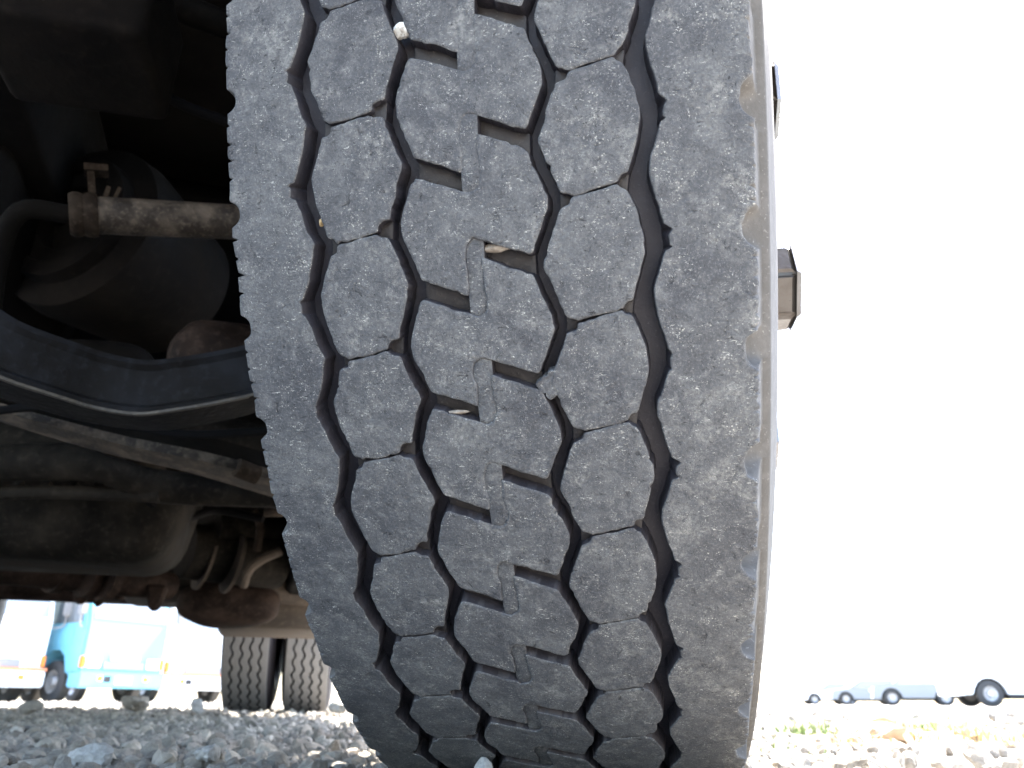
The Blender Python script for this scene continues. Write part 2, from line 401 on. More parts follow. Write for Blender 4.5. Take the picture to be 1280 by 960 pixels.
def block_mesh(kind, j, fine, seed):
    g = np.random.default_rng(seed); acc = [[], [], []]
    st, gr, rg = (.8, 1.25, 1.0) if fine else (3.0, 9.0, 0.0)
    main, ties = {'L': (LH, [(TIE_L, -4.5, 'd')]), 'R': (RH, [(TIE_R, -4.5, 'd')]),
                  'C': (CB, [(SH_L, -6.8, 'd'), (SH_R, -6.8, 'd'), (LINK, LINKD.get(j, -.4), 't')])}[kind]
    prism(shift(main, j), 0, DEPTH, st, g, rg, gr, .9, .55 if fine else .5, 1.0 if fine else 0, 0, 1, 0, acc)
    for poly, h, k in ties:
        prism(shift(poly, j), h+(g.uniform(-.8,.8) if k == 'd' and fine else 0), DEPTH, 2.0 if fine else 6, g, 0, 4 if fine else 30, .5, .2, .5 if fine else 0,
              0 if k == 't' else 2, 1, 0 if k == 't' else 2, acc)
    V = np.concatenate(acc[0]); W = tyre_pt(V[:,0], V[:,1], V[:,2], fine)
    return mesh_from('tread_block', W, acc[1], acc[2], 45, None)
LINKD = {-3:-.4,-2:-.45,-1:-.35,0:-.4,1:-1.2,2:-.8,3:-.5,4:-.8,5:-1.0,6:-1.1,7:-1.3,8:-1.3}

# carcass: groove floor and inner lining, one closed ring
prof = [(-108,-11.2),(-100,-10.9),(-60,-10.8),(0,-10.8),(60,-10.8),(100,-10.9),(108,-11.2),(107,-30),(80,-32),(0,-33),(-80,-32),(-107,-30)]
tt = np.linspace(-30, 30, 361)[:-1]
G = np.stack([tyre_pt(np.full(len(tt), s), tt, np.full(len(tt), h), False) for s, h in prof], 1)
V, F, _ = quad_grid_mesh('c', G, True, True)
front_wheel = new_obj('front_wheel', fast_mesh('front_wheel', V, F, None, True, 40), truck, ['floor'])
front_wheel.matrix_world = WM
front_wheel.parent = truck; front_wheel.matrix_parent_inverse = Matrix.Translation(-truck.location); front_wheel.matrix_basis = WM
front_wheel['label'] = 'worn steered front tyre with hexagonal tread blocks'
def wchild(name, me, mats):
    o = bpy.data.objects.new(name, me); C.objects.link(o)
    if mats and not me.materials:
        for m in mats: me.materials.append(M[m])
    o.parent = front_wheel; return o
BM = ['tread', 'groove', 'tie']
ANG = 2*PI/NP
for kind, seed in (('L', 100), ('C', 300), ('R', 500)):
    jr = range(-3, 9)
    for j in jr: wchild('tread_block', block_mesh(kind, j, True, seed+j), BM)
    coarse = block_mesh(kind, 0, False, seed+99)
    for j in range(9, 57):
        o = wchild('tread_block', coarse, BM); o.rotation_euler = (j*ANG, 0, 0)

# shoulder ribs with the sidewalls below them
GL = [(-3.732,-74.3),(-3.831,-75.3),(-3.915,-76.3),(-4.04,-78.3),(-4.109,-79.7),(-4.195,-81.7),(-4.215,-87.4),(-4.245,-85.2),(-4.30,-85.4),(-4.325,-86.2),(-4.345,-81.6),(-4.453,-79.3),(-4.554,-78.2),(-4.658,-76.1),(-4.70,-75.0)]
GR = [(-4.284,76.8),(-4.399,77.0),(-4.545,78.6),(-4.663,80.3),(-4.78,81.9),(-4.805,84.9),(-4.825,87.2),(-4.87,84.3),(-4.945,84.6),(-4.965,86.8),(-4.98,82.3),(-5.011,81.5),(-5.14,79.4),(-5.25,77.2)]
def periodic(tab, t):
    x = np.array([a for a, b in tab][::-1]); y = np.array([b for a, b in tab][::-1])
    t0 = x[0]; u = (t-t0) % 1.0+t0
    return np.interp(u, np.append(x, x[0]+1), np.append(y, y[0]))
def shoulder(side):
    g = np.random.default_rng(11 if side < 0 else 12)
    tv = np.concatenate([np.arange(-13.5, -1.5, 1/72), np.arange(-1.5, 46.5, 1/20)]); n = len(tv)
    sg = periodic(GL if side < 0 else GR, tv)
    pit = np.floor(tv).astype(int); amp = g.uniform(.12, .75, 80)[pit % 80]
    mid = -81.8 if side < 0 else 82.2
    over = np.clip((mid-sg) if side < 0 else (sg-mid), 0, None)        # torn notch tips vary
    sg = sg+side*over*(amp-1)
    ov = over*amp
    sg = sg+smooth_noise(n, 8, .22, g)+smooth_noise(n, 3, .12, g)
    edge = 115.0 if side < 0 else 119.6
    notch_c = .58 if side < 0 else .155
    fr = (tv-notch_c+.5) % 1.0-.5
    hw = .118 if side < 0 else .17
    nd = np.clip(1-(abs(fr)/hw)**3, 0, 1)*(4.6 if side < 0 else 5.6)
    nick = np.zeros(n)
    for c in ((.352,.186,.045,.887) if side < 0 else (.93,.78,.62,.47,.36)):
        f2 = (tv-c+.5) % 1.0-.5; nick = np.maximum(nick, np.clip(1-(abs(f2)/.017), 0, 1))
    nick *= (3.4 if side < 0 else 2.4)*g.uniform(.5, 1.2, 400)[(np.floor(tv*7).astype(int)) % 400]
    wear = smooth_noise(n, 14, .30, g)+smooth_noise(n, 4, .22 if side > 0 else .12, g)
    if side > 0: wear -= np.clip(smooth_noise(n, 7, .9, g)-.5, 0, 2)
    e = edge-nd+wear
    rows = []; mats_ = []
    ab = abs(sg)
    rows.append((ab-1.0-ov*1.1, DEPTH)); rows.append((ab, -.6)); rows.append((ab+.55, 0))
    NR = 26
    for q in range(1, NR): rows.append((ab+.55+(e-1.4-nick-ab-.55)*q/NR, None))
    rows.append((e-1.4-nick, 0)); rows.append((e-.45-nick, -.3)); rows.append((e-nick, -1.1))
    for ds, h, k, kn in ((.4,-4,.75,.8),(1.0,-8,1,.4),(1.8,-12,.8,.1),(2.6,-16,.55,0),(3.4,-20,.2,0),(4.4,-22.5,0,0),(7.6,-23.6,0,0),(8.6,-25.5,0,0),(9.4,-30,0,0),(11.5,-40,0,0),(15,-55,0,0),(19,-75,0,0),(21.5,-98,0,0),(20,-125,0,0),(15,-155,0,0),(5,-185,0,0),(-3,-203,0,0),(-9,-212,0,0)):
        rows.append((edge+ds-nd*k*2.3-nick*kn+wear*max(0, 1+h/20), h))
    G = []
    for ri, (s, h) in enumerate(rows):
        s = np.broadcast_to(s, n)
        if h is None:
            hh = np.zeros(n); 
            for fx, fy, am in ((.2,.5,.10),(.6,1.1,.06)): hh = hh+am*np.sin(s*fx+side)*np.sin(tv*PM*fy*.5)
            hh = hh+g.normal(0, .035, n)
        else: hh = np.full(n, float(h))
        G.append(tyre_pt(s*side, tv, hh, True))
    G = np.stack(G, 1)
    V, F, b = quad_grid_mesh('s', G, True, False, flip=(side > 0))
    nr = len(rows)
    mi = np.where(b == 0, 1, np.where(b <= NR+3, 0, 2))
    return fast_mesh('shoulder_rib', V, F, mi, True, 45)
for side in (-1, 1): wchild('shoulder_rib', shoulder(side), ['tread', 'groove', 'flank'])

# torn rubber bridging the groove between the centre row and the right-hand row
g = np.random.default_rng(5); acc = [[], [], []]
prism([(23.0,-6.06),(31,-5.93),(36.6,-5.965),(38.5,-6.08),(34.5,-6.17),(30.5,-6.215),(26.5,-6.16)], -.15, -8, .7, g, 2.0, 1.0, .4, .25, 2.6, 0, 0, 0, acc)
V = np.concatenate(acc[0]); wchild('torn_rubber_flap', mesh_from('torn_rubber_flap', tyre_pt(V[:,0], V[:,1], V[:,2]), acc[1], acc[2], 50), ['tread'])

# rim, hub and nuts on the outer side
rim = lathe_mesh([(.118,.284),(.128,.292),(.134,.290),(.133,.282),(.118,.272),(.06,.262),(-.08,.262),(-.122,.284),(-.128,.292),(-.124,.270),(-.05,.25),(.05,.25),(.10,.247),(.128,.235),(.140,.21),(.142,.165),(.135,.135),(.115,.118),(.02,.115),(.02,.10),(.115,.10),(.14,.095),(.155,.085),(.158,.06),(.158,.001)], 72)
V, F, _ = quad_grid_mesh('r', rim, True, False)
wchild('rim', fast_mesh('rim', V, F, None, True, 40), ['rim'])
def nut_mesh(L, rad):
    bm = bmesh.new(); prof = [(0, 1.0), (L*.95, 1.0), (L, .93)]
    rings = [[bm.verts.new((x, rad*k*math.cos(PI/3*i), rad*k*math.sin(PI/3*i))) for i in range(6)] for x, k in prof]
    for a, b in zip(rings, rings[1:]):
        for i in range(6): bm.faces.new((a[i], a[(i+1) % 6], b[(i+1) % 6], b[i]))
    # recessed stud end
    inn = [bm.verts.new((L, rad*.5*math.cos(PI/3*i), rad*.5*math.sin(PI/3*i))) for i in range(6)]
    st = [bm.verts.new((L+.0015, rad*.45*math.cos(PI/3*i), rad*.45*math.sin(PI/3*i))) for i in range(6)]
    for a, b in ((rings[-1], inn), (inn, st)):
        for i in range(6): bm.faces.new((a[i], a[(i+1) % 6], b[(i+1) % 6], b[i]))
    bm.faces.new(st); bm.faces.new(rings[0][::-1])
    bmesh.ops.bevel(bm, geom=[e for e in bm.edges if e.calc_length() > .012], offset=.0042, segments=3, affect='EDGES')
    bmesh.ops.recalc_face_normals(bm, faces=bm.faces)
    me = bpy.data.meshes.new('wheel_nut'); bm.to_mesh(me); bm.free()
    me.polygons.foreach_set('use_smooth', np.ones(len(me.polygons), dtype=bool)); me.set_sharp_from_angle(angle=R_(25))
    return me
nm_long, nm_short = nut_mesh(.044, .0340), nut_mesh(.0375, .034)
for i in range(8):
    th = -.655+i*2*PI/8
    o = wchild('wheel_nut', nm_long if i == 0 else nm_short, ['nut'])
    o.location = (.140, -.20*math.cos(th), .20*math.sin(th)); o.rotation_euler = (.12+i*.5, 0, 0)
# brake drum and hub on the inner side
dr = lathe_mesh([(-.06,.06),(-.06,.21),(-.10,.215),(-.17,.212),(-.175,.20),(-.165,.19),(-.165,.09),(-.21,.085),(-.22,.06),(-.22,.001)], 48)
V, F, _ = quad_grid_mesh('d', dr, True, False)
wchild('brake_drum', fast_mesh('brake_drum', V, F, None, True, 40), ['black'])

# ---------------------------------------------------------------- rear dual wheels
RR = .50
def rear_wheel(lx, ly, seed):
    c = tl(lx, ly, RR-.01); Mx = Matrix.Translation(c) @ Matrix.Rotation(TY-R_(6), 4, 'Z')
    body = [(-.085,.29),(-.118,.33),(-.128,.39),(-.12,.44),(-.106,.478),(-.098,.484),(.098,.484),(.106,.478),(.12,.44),(.128,.39),(.118,.33),(.085,.29)]
    V, F, _ = quad_grid_mesh('t', lathe_mesh(body, 96), True, False)
    root = new_obj('rear_wheel', fast_mesh('rear_wheel', V, F, None, True, 50), truck, ['floor'])
    root.matrix_basis = Mx
    nn = 300; th = np.linspace(0, 2*PI, nn, endpoint=False); zig = 44
    edges = [(-.104, 0), (-.066, 1), (-.022, 1), (.022, 1), (.066, 1), (.104, 0)]
    for i in range(5):
        (a, wa), (b, wb) = edges[i], edges[i+1]
        z = .006*np.sign(np.sin(th*zig))*np.abs(np.sin(th*zig))**.6
        a0 = a+(.005 if wa else 0)+z*wa; b0 = b-(.005 if wb else 0)+z*wb
        drop = lambda s: RR-.25*s*s
        rows = [(a0, .483), (a0, drop(a)-.002), (a0+.002, drop(a)), ((a0+b0)/2, drop((a+b)/2)), (b0-.002, drop(b)), (b0, drop(b)-.002), (b0, .483)]
        G = np.stack([np.stack([np.broadcast_to(s, nn), r*np.cos(th), r*np.sin(th)], -1) for s, r in rows], 1)
        V, F, bb = quad_grid_mesh('rib', G, True, False)
        me = fast_mesh('tread_rib', V, F, np.where((bb == 0) | (bb == 5), 1, 0), True, 40)
        me.materials.append(M['far_tread']); me.materials.append(M['groove'])
        o = bpy.data.objects.new('tread_rib', me); C.objects.link(o); o.parent = root
    V, F, _ = quad_grid_mesh('r', lathe_mesh([(-.09,.29),(-.10,.285),(-.04,.27),(.02,.25),(.03,.16),(.03,.01)], 48), True, False)
    me = fast_mesh('rim', V, F, None, True, 40); me.materials.append(M['rim'])
    o = bpy.data.objects.new('rim', me); C.objects.link(o); o.parent = root
rear_wheel(-.075, 3.92, 1); rear_wheel(-.365, 3.92, 2)
rear_wheel(-1.85, 3.92, 3); rear_wheel(-2.17, 3.92, 4)
rear_axle = tube('rear_axle', 'brown', [tl(-.6, 3.92, .58), tl(-1.7, 3.92, .58)], .06, truck)
bm = bmesh.new(); bmesh.ops.create_uvsphere(bm, u_segments=24, v_segments=14, radius=.2)
bm.transform(Matrix.Translation(tl(-1.1, 3.9, .66)) @ Matrix.Diagonal((.7,.8,.7,1))); bm_obj('differential', bm, 'brown', truck)

# ---------------------------------------------------------------- cab and body above (they cast the shade)
def tbox(name, m, x0, x1, y0, y1, z0, z1, bev=.02):
    return rbox(name, m, (x1-x0, y1-y0, z1-z0), tl((x0+x1)/2, (y0+y1)/2, (z0+z1)/2), TY, bev, parent=truck)
tbox('cab_floor', 'black', -2.2, -.02, -.62, .95, 1.12, 1.22)
tbox('cab', 'cabwhite', -2.22, 0.0, -.66, .98, 1.225, 2.75, .06)
tbox('cargo_bed', 'bedgreen', -2.25, .02, 1.08, 5.4, 1.08, 1.5, .02)
tbox('chassis_rail', 'black', -.86, -.78, -.5, 5.3, .80, 1.05, .01)
tbox('chassis_rail', 'black', -1.46, -1.38, -.5, 5.3, .80, 1.05, .01)
tbox('front_bumper', 'cabwhite', -2.2, -.05, -.84, -.70, .72, 1.0, .03)
tbox('engine_gap_filler', 'black', -1.62, -.82, .45, 1.9, .66, 1.10, .05)  # black box in the engine's place, added to plug sky gaps
tbox('gap_cover_panel', 'black', -2.2, -.02, .995, 1.03, .50, 2.0, .008)  # added black panel, hides the bright gap between cab and bed
tbox('side_light_blocker', 'black', -.30, .0, .80, 3.0, .42, 1.06, .02)  # unseen box added to keep sun patches off the gravel
tbox('side_light_blocker', 'black', -2.24, -1.8, 1.0, 3.1, .50, 1.06, .02)  # far-side box added to block light coming in under the truck
tbox('cross_panel', 'black', -2.2, -.02, 1.95, 2.0, .62, 1.07, .008)
tbox('cab_step', 'black', -2.2, -1.95, -.6, -.45, .40, 1.1, .02)
tbox('sun_block_flap', 'black', -.30, .02, .74, .755, .16, 1.10, .004)  # added behind the tyre only to shadow the gravel
# mudguard arch over the steered wheel
ang = np.linspace(R_(-5), R_(190), 40)
Gm = np.stack([np.stack([np.full(40, s), -r*np.cos(ang), r*np.sin(ang)], -1) for s, r in ((-.17,.60),(.17,.60),(.172,.57),(.17,.592),(-.17,.592))], 1)
V, F, _ = quad_grid_mesh('m', Gm, False, True)
me = fast_mesh('mudguard', V, F, None, True, 40); o = new_obj('mudguard', me, truck, ['black'])
o.matrix_basis = Matrix.Translation(tl(-.155, 0, .52)) @ Matrix.Rotation(TY, 4, 'Z')

# ---------------------------------------------------------------- under the truck, left of the tyre
# steering box high up in the dark
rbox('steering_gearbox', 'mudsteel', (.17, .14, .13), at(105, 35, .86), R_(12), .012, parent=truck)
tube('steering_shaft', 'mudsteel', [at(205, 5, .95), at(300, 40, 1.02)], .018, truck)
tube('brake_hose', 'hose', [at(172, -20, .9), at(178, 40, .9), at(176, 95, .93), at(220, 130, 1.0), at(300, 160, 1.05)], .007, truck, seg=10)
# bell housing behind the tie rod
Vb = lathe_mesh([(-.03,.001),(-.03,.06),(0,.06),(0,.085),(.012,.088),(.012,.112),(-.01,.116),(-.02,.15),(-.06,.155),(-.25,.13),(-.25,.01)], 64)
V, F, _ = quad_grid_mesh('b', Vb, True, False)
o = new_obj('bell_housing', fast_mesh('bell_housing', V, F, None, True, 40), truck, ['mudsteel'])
o.matrix_basis = Matrix.Translation(at(85, 275, 1.25)) @ Matrix.Rotation(R_(-105), 4, 'Z')
# tie rod with clamp
A_, B_ = at(100, 271, .90), at(330, 281, 1.0)
tr = tube('tie_rod', 'rod', [A_, B_], .0222, truck)
dA = (B_-A_).normalized()
tube('rod_end', 'black', [A_-dA*.012, A_-dA*.06, A_-dA*.10+Vector((0,.05,-.03)), A_-dA*.12+Vector((0,.1,-.1))], .011, truck)
cl = bm_obj('clamp', sweep([A_-dA*.012+dA*.03*i/6 for i in range(7)], circ(.0262, 24), scale=[.9,1,1,.93,1,1,.94]), 'rust', None)
cl.parent = tr; PW[cl.name] = Matrix.Identity(4)
bm = bmesh.new()
q = dA.to_track_quat('X', 'Z').to_matrix()
tp = A_+dA*.004
add_box(bm, (.008,.010,.05), tp+Vector((0,0,.038)), q); add_box(bm, (.026,.016,.009), tp+Vector((0,0,.064)), q)
o = bm_obj('clamp_bolt', bm, 'rust', None); o.parent = tr
bm = bmesh.new(); add_box(bm, (.005,.005,.022), tp+dA*.017+Vector((0,0,.030)), q @ Matrix.Rotation(.3,3,'Y')); add_box(bm, (.004,.004,.02), tp+dA*.028+Vector((0,0,.031)), q @ Matrix.Rotation(.4,3,'Y'))
o = bm_obj('split_pin', bm, 'rust', None); o.parent = tr
# I-beam front axle
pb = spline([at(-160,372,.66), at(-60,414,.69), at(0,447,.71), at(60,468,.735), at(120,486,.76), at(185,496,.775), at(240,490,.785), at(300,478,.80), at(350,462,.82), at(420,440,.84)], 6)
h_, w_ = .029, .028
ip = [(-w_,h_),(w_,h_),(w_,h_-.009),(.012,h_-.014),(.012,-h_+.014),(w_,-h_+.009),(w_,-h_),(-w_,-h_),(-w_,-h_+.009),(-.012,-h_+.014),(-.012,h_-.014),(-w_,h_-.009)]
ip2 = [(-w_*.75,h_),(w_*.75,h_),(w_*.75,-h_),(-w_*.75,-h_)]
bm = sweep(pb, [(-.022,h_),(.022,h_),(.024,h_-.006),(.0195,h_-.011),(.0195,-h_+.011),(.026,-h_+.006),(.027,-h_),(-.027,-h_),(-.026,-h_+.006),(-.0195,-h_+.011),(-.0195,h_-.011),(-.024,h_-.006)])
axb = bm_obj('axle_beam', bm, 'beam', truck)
lipbm = sweep([p+Vector((0,0,-h_-.0012)) for p in pb], [(.0235,.0016),(.0282,.0016),(.0282,-.0010),(.0235,-.0010)])
o = bm_obj('flange_lip', lipbm, 'beam_lip', None); o.parent = axb; o.matrix_parent_inverse = Matrix.Identity(4)
# dusty humps behind the beam
def blob(name, m, c, r, rz=0, squash=(1,1,1), seed=0, amp=.06):
    bm = bmesh.new(); bmesh.ops.create_icosphere(bm, subdivisions=4, radius=1)
    g = np.random.default_rng(seed); ph = g.uniform(0, 6, 9)
    for v in bm.verts:
        d = 1+amp*(math.sin(v.co.x*3+ph[0])*math.sin(v.co.y*3+ph[1])+.6*math.sin(v.co.z*5+ph[2])*math.sin(v.co.x*5+ph[3]))
        v.co = Vector([math.copysign(abs(q)**.8, q)*d*r*s_ for q, s_ in zip(v.co, squash)])
    bm.transform(Matrix.Translation(c) @ Matrix.Rotation(rz, 4, 'Z')); return bm_obj(name, bm, m, truck, 60)
blob('spring_seat', 'tan_dark', at(278, 455, 1.02), .075, .3, (1,.7,.75), 3) if 'tan_dark' in M else blob('spring_seat', 'brown', at(280, 455, 1.02), .070, .3, (1,.7,.75), 3)
blob('engine_sump', 'mudsteel', at(120, 470, 1.25), .09, .2, (1.1,.8,.55), 4)
# long leaf behind the beam, bare worn edge towards the camera
pl = [at(-40,507,1.02), at(60,536,1.06), at(150,560,1.10), at(250,581,1.14), at(345,607,1.2), at(430,632,1.26)]
ls = bm_obj('leaf_spring', sweep(spline(pl, 5), [(-.035,.0065),(.035,.0065),(.035,-.0065),(-.035,-.0065)], scale=list(np.linspace(.7,1.35,26))), 'rod', truck)
for k in (1, 2):
    off = Vector((0, .02*k, .017*k))
    bm = sweep([p+off for p in spline(pl, 5)], [(-.035,.007),(.035,.007),(.035,-.007),(-.035,-.007)])
    o = bm_obj('spring_leaf', bm, 'mudsteel', None); o.parent = ls
o = tube('spring_clip', 'rust', [at(296,586,1.13), at(322,596,1.15)], .014, None); o.parent = ls
# cross member and lower pans
tube('cross_member', 'pan', [at(-60,560,1.35), at(90,560,1.38), at(170,545,1.42), at(330,560,1.5), at(460,570,1.6)], .055, truck, scale=[1,.95,.8,.9,.9])
tube('steering_link', 'pan', [at(-60,585,1.3), at(80,580,1.32), at(135,590,1.33), at(200,610,1.38), at(330,618,1.45), at(420,622,1.5)], .03, truck, scale=[1,1.1,.8,1,.9,.9])
tube('stay_rod', 'pan', [at(-60,622,1.32), at(60,618,1.33), at(200,622,1.36)], .012, truck)
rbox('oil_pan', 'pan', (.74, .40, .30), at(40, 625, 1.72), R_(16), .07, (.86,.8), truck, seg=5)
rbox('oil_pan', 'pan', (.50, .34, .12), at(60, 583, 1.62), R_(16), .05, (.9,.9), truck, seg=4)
pan2 = bpy.data.objects['oil_pan.001']
for i in range(7):
    bm = bmesh.new(); bmesh.ops.create_cone(bm, segments=6, radius1=.011, radius2=.010, depth=.012, cap_ends=True)
    bm.transform(Matrix.Translation(at(-10+i*34, 606+i*1.2, 1.47)) @ Matrix.Rotation(R_(75),4,'X')); o = bm_obj('bolt', bm, 'pan', None); o.parent = pan2; o.matrix_parent_inverse = Matrix.Identity(4)
tube('cable', 'hose', [at(-30,520,.98), at(60,512,1.0), at(140,530,1.0), at(230,545,1.02), at(340,540,1.05)], .006, truck, seg=8)
tube('cable', 'hose', [at(175,610,1.6), at(200,640,1.65), at(235,650,1.8), at(270,640,1.9), at(330,650,1.9)], .010, truck, seg=8)
for px, py, sx in ((104,742,.06),(126,745,.045),(152,738,.05),(196,750,.06)):
    rbox('hanger_bracket', 'brown', (sx,.05,.07), at(px,py,2.2), R_(18), .008, (.45,.7), truck, seg=1)
# exhaust and gearbox behind
tube('exhaust_pipe', 'brown', [at(-80,712,2.0), at(20,712,2.05), at(70,717,2.1), at(120,724,2.15), at(165,728,2.2), at(215,735,2.3)], .048, truck, scale=[1,1,1,.9,.95,.8])
for px, py, rr in ((72,717,.058),(112,723,.056),(136,726,.056)):
    tube('exhaust_flange', 'brown', [at(px-5,py,2.1), at(px+6,py+1.5,2.12)], rr, truck)
bm = bmesh.new(); bmesh.ops.create_cone(bm, segments=4, radius1=.05, radius2=.015, depth=.07, cap_ends=True)
bm.transform(Matrix.Translation(at(130,738,2.15)) @ Matrix.Rotation(PI,4,'X')); bm_obj('mount_bracket', bm, 'brown', truck)
rbox('gearbox', 'pan', (.55,.8,.36), at(230, 690, 2.9), R_(18), .06, (.8,.9), truck)
tube('air_tank', 'pan', [at(232,690,2.35), at(350,705,2.55)], .085, truck, seg=28)
tube('air_tank', 'pan', [at(262,662,2.4), at(350,668,2.6)], .07, truck, seg=28)
for px in (255, 290): tube('tank_strap', 'tan', [at(px,702+(px-255)*.12,2.38), at(px+4,703+(px-255)*.12,2.385)], .090, truck, seg=28)
tube('tank_bracket', 'tan', [at(305,735,2.3), at(312,715,2.3), at(330,700,2.32), at(352,690,2.35)], .014, truck, seg=8)
tube('tank_bracket', 'rust', [at(318,640,2.3), at(326,660,2.3), at(322,690,2.3)], .012, truck, seg=8)
blob('propeller_shaft_joint', 'brown', at(288, 757, 2.6), .125, .3, (1.3,.8,.62), 8, .05)
tube('propeller_shaft', 'brown', [at(60,722,2.7), at(285,742,2.7)], .045, truck)
tube('side_rail', 'tan', [at(190,738,2.6), at(300,735,2.75), at(420,745,2.9)], .05, truck)
rbox('battery_box', 'tan', (.55, .5, .26), at(368, 752, 3.1), R_(18), .025, parent=truck)
tube('rod_tip', 'rust', [at(333,640,1.5), at(346,640,1.5), at(352,640,1.52)], .012, truck, seg=10)

# ================================================================ parked trucks in the background
def thing_mesh(root, name, bm, m, smooth=30, sub=None):
    me = bpy.data.meshes.new(name); bmesh.ops.recalc_face_normals(bm, faces=bm.faces); bm.to_mesh(me); bm.free()
    if smooth:
        me.polygons.foreach_set('use_smooth', np.ones(len(me.polygons), dtype=bool)); me.set_sharp_from_angle(angle=R_(smooth))
    me.materials.append(M[m]); o = bpy.data.objects.new(name, me); C.objects.link(o); o.parent = sub or root; return o
def box_bm(x0,x1,y0,y1,z0,z1,bev=.02):
    bm = bmesh.new(); add_box(bm, (x1-x0,y1-y0,z1-z0), Vector(((x0+x1)/2,(y0+y1)/2,(z0+z1)/2)))
    if bev: bmesh.ops.bevel(bm, geom=bm.edges[:], offset=bev, segments=2, affect='EDGES')
    return bm
def prism_bm(prof, x0, x1, bev=.03):
    """side profile (y, z) extruded along x"""
    bm = bmesh.new(); a = [bm.verts.new((x0, y, z)) for y, z in prof]; b = [bm.verts.new((x1, y, z)) for y, z in prof]
    n = len(prof); bm.faces.new(a); bm.faces.new(b[::-1])
    for i in range(n): bm.faces.new((a[i], b[i], b[(i+1) % n], a[(i+1) % n]))
    if bev: bmesh.ops.bevel(bm, geom=bm.edges[:], offset=bev, segments=2, affect='EDGES')
    return bm
def wheel_at(root, x, y, r, wd):
    V, F, _ = quad_grid_mesh('w', lathe_mesh([(-wd/2,r*.55),(-wd/2,r*.9),(-wd/2+.03,r),(wd/2-.03,r),(wd/2,r*.9),(wd/2,r*.55)], 40), True, False)
    me = fast_mesh('wheel', V, F, None, True, 40); me.materials.append(M['farrubber'])
    o = bpy.data.objects.new('wheel', me); C.objects.link(o); o.parent = root; o.location = (x, y, r)
    V, F, _ = quad_grid_mesh('w', lathe_mesh([(-wd/2+.02,r*.56),(-wd/2+.05,r*.4),(-.02,r*.3),(-wd/2,.08),(-wd/2,.01),(wd/2,.01),(wd/2,.08),(.02,r*.3),(wd/2-.05,r*.4),(wd/2-.02,r*.56)], 32), True, False)
    me = fast_mesh('rim', V, F, None, True, 40); me.materials.append(M['rim'])
    q = bpy.data.objects.new('rim', me); C.objects.link(q); q.parent = o
def cab_truck(loc, rz, paint, label, stripe=False, mirrors=True, bed='bedgreen'):
    r = empty('parked_truck', loc); r.rotation_euler = (0,0,rz); tag(r, label, 'truck', 'trucks parked across the yard')
    # front faces local -y
    cabp = [(-.02,.55),(-.04,1.62),(.20,2.62),(.38,2.78),(1.70,2.78),(1.72,.72),(1.35,.72),(1.28,.98),(1.05,1.12),(.78,1.12),(.55,.98),(.48,.55)]
    cab = thing_mesh(r, 'cab', prism_bm(cabp, -1.0, 1.0, .05), paint)
    thing_mesh(r, 'windscreen', prism_bm([(-.033,1.70),(.182,2.56),(.20,2.56),(-.01,1.70)], -.88, .88, 0), 'paleglass', 0)
    for sx in (-1, 1):
        d = thing_mesh(r, 'door', box_bm(sx*1.0-.012, sx*1.0+.012, .42, 1.45, 1.14, 1.55, .01), paint)
        thing_mesh(r, 'handle', box_bm(sx*1.02-.015, sx*1.02+.015, 1.25, 1.4, 1.38, 1.43, .005), 'grey', 0, d)
        bm = bmesh.new()
        vs = [bm.verts.new((sx*1.006+q*.012*sx, y, z)) for q in (0,1) for y, z in ((.16,1.62),(.34,2.48),(1.38,2.48),(1.38,1.62))]
        for f in ((0,1,2,3),(4,5,6,7),(0,1,5,4),(1,2,6,5),(2,3,7,6),(3,0,4,7)): bm.faces.new([vs[i] for i in f])
        thing_mesh(r, 'side_window', bm, 'paleglass', 0)
        thing_mesh(r, 'headlight', box_bm(sx*.72-.17, sx*.72+.17, -.075, -.03, .70, .93, .02), 'lens')
        thing_mesh(r, 'indicator', box_bm(sx*.955-.04, sx*.955+.04, -.07, .04, .70, .93, .015), 'orange')
        thing_mesh(r, 'fog_lamp', box_bm(sx*.55-.06, sx*.55+.06, -.135, -.10, .44, .54, .01), 'orange')
        if mirrors:
            m_ = thing_mesh(r, 'mirror', box_bm(sx*1.22-.09, sx*1.22+.09, -.14, -.04, 1.75, 2.25, .03), 'grey')
            bm = sweep(spline([(sx*.99,.12,1.5),(sx*1.2,-.05,1.55),(sx*1.22,-.08,1.85)], 4), circ(.018, 8)); thing_mesh(r, 'mirror_arm', bm, 'grey', 30, m_)
    thing_mesh(r, 'grille', box_bm(-.50,.50,-.072,-.03,.68,.84,.01), 'grey')
    thing_mesh(r, 'badge_strip', box_bm(-.36,.36,-.085,-.06,.86,.96,.01), 'plate')
    b_ = thing_mesh(r, 'bumper', box_bm(-1.03,1.03,-.12,.28,.30,.63,.03), paint)
    thing_mesh(r, 'number_plate', box_bm(-.2,.2,-.135,-.115,.38,.54,.004), 'plate', 0, b_)
    thing_mesh(r, 'air_intake', box_bm(-.46,-.30,-.132,-.11,.42,.54,.004), 'chassis', 0, b_)
    if stripe: thing_mesh(r, 'stripe', box_bm(-1.035,1.035,-.127,.2,.625,.68,.004), 'redstripe')
    thing_mesh(r, 'chassis', box_bm(-.42,.42,.3,6.0,.55,.78,.02), 'chassis')
    thing_mesh(r, 'cargo_bed', box_bm(-1.05,1.05,1.9,6.2,.95,1.55,.03), bed)
    for y in (.92, 4.7):
        for x in (-.85, .85): wheel_at(r, x, y, .43, .25)
    return r
def gpos(px, Y): # ground point whose bearing is that of pixel column px, Y metres ahead
    return Vector(((px-640)/FPX*(Y*CP-CAMH*SP), Y, 0))
cab_truck(gpos(146, 18.0), R_(60), 'cabblue', 'light blue cab-over truck between two white trucks across the yard')
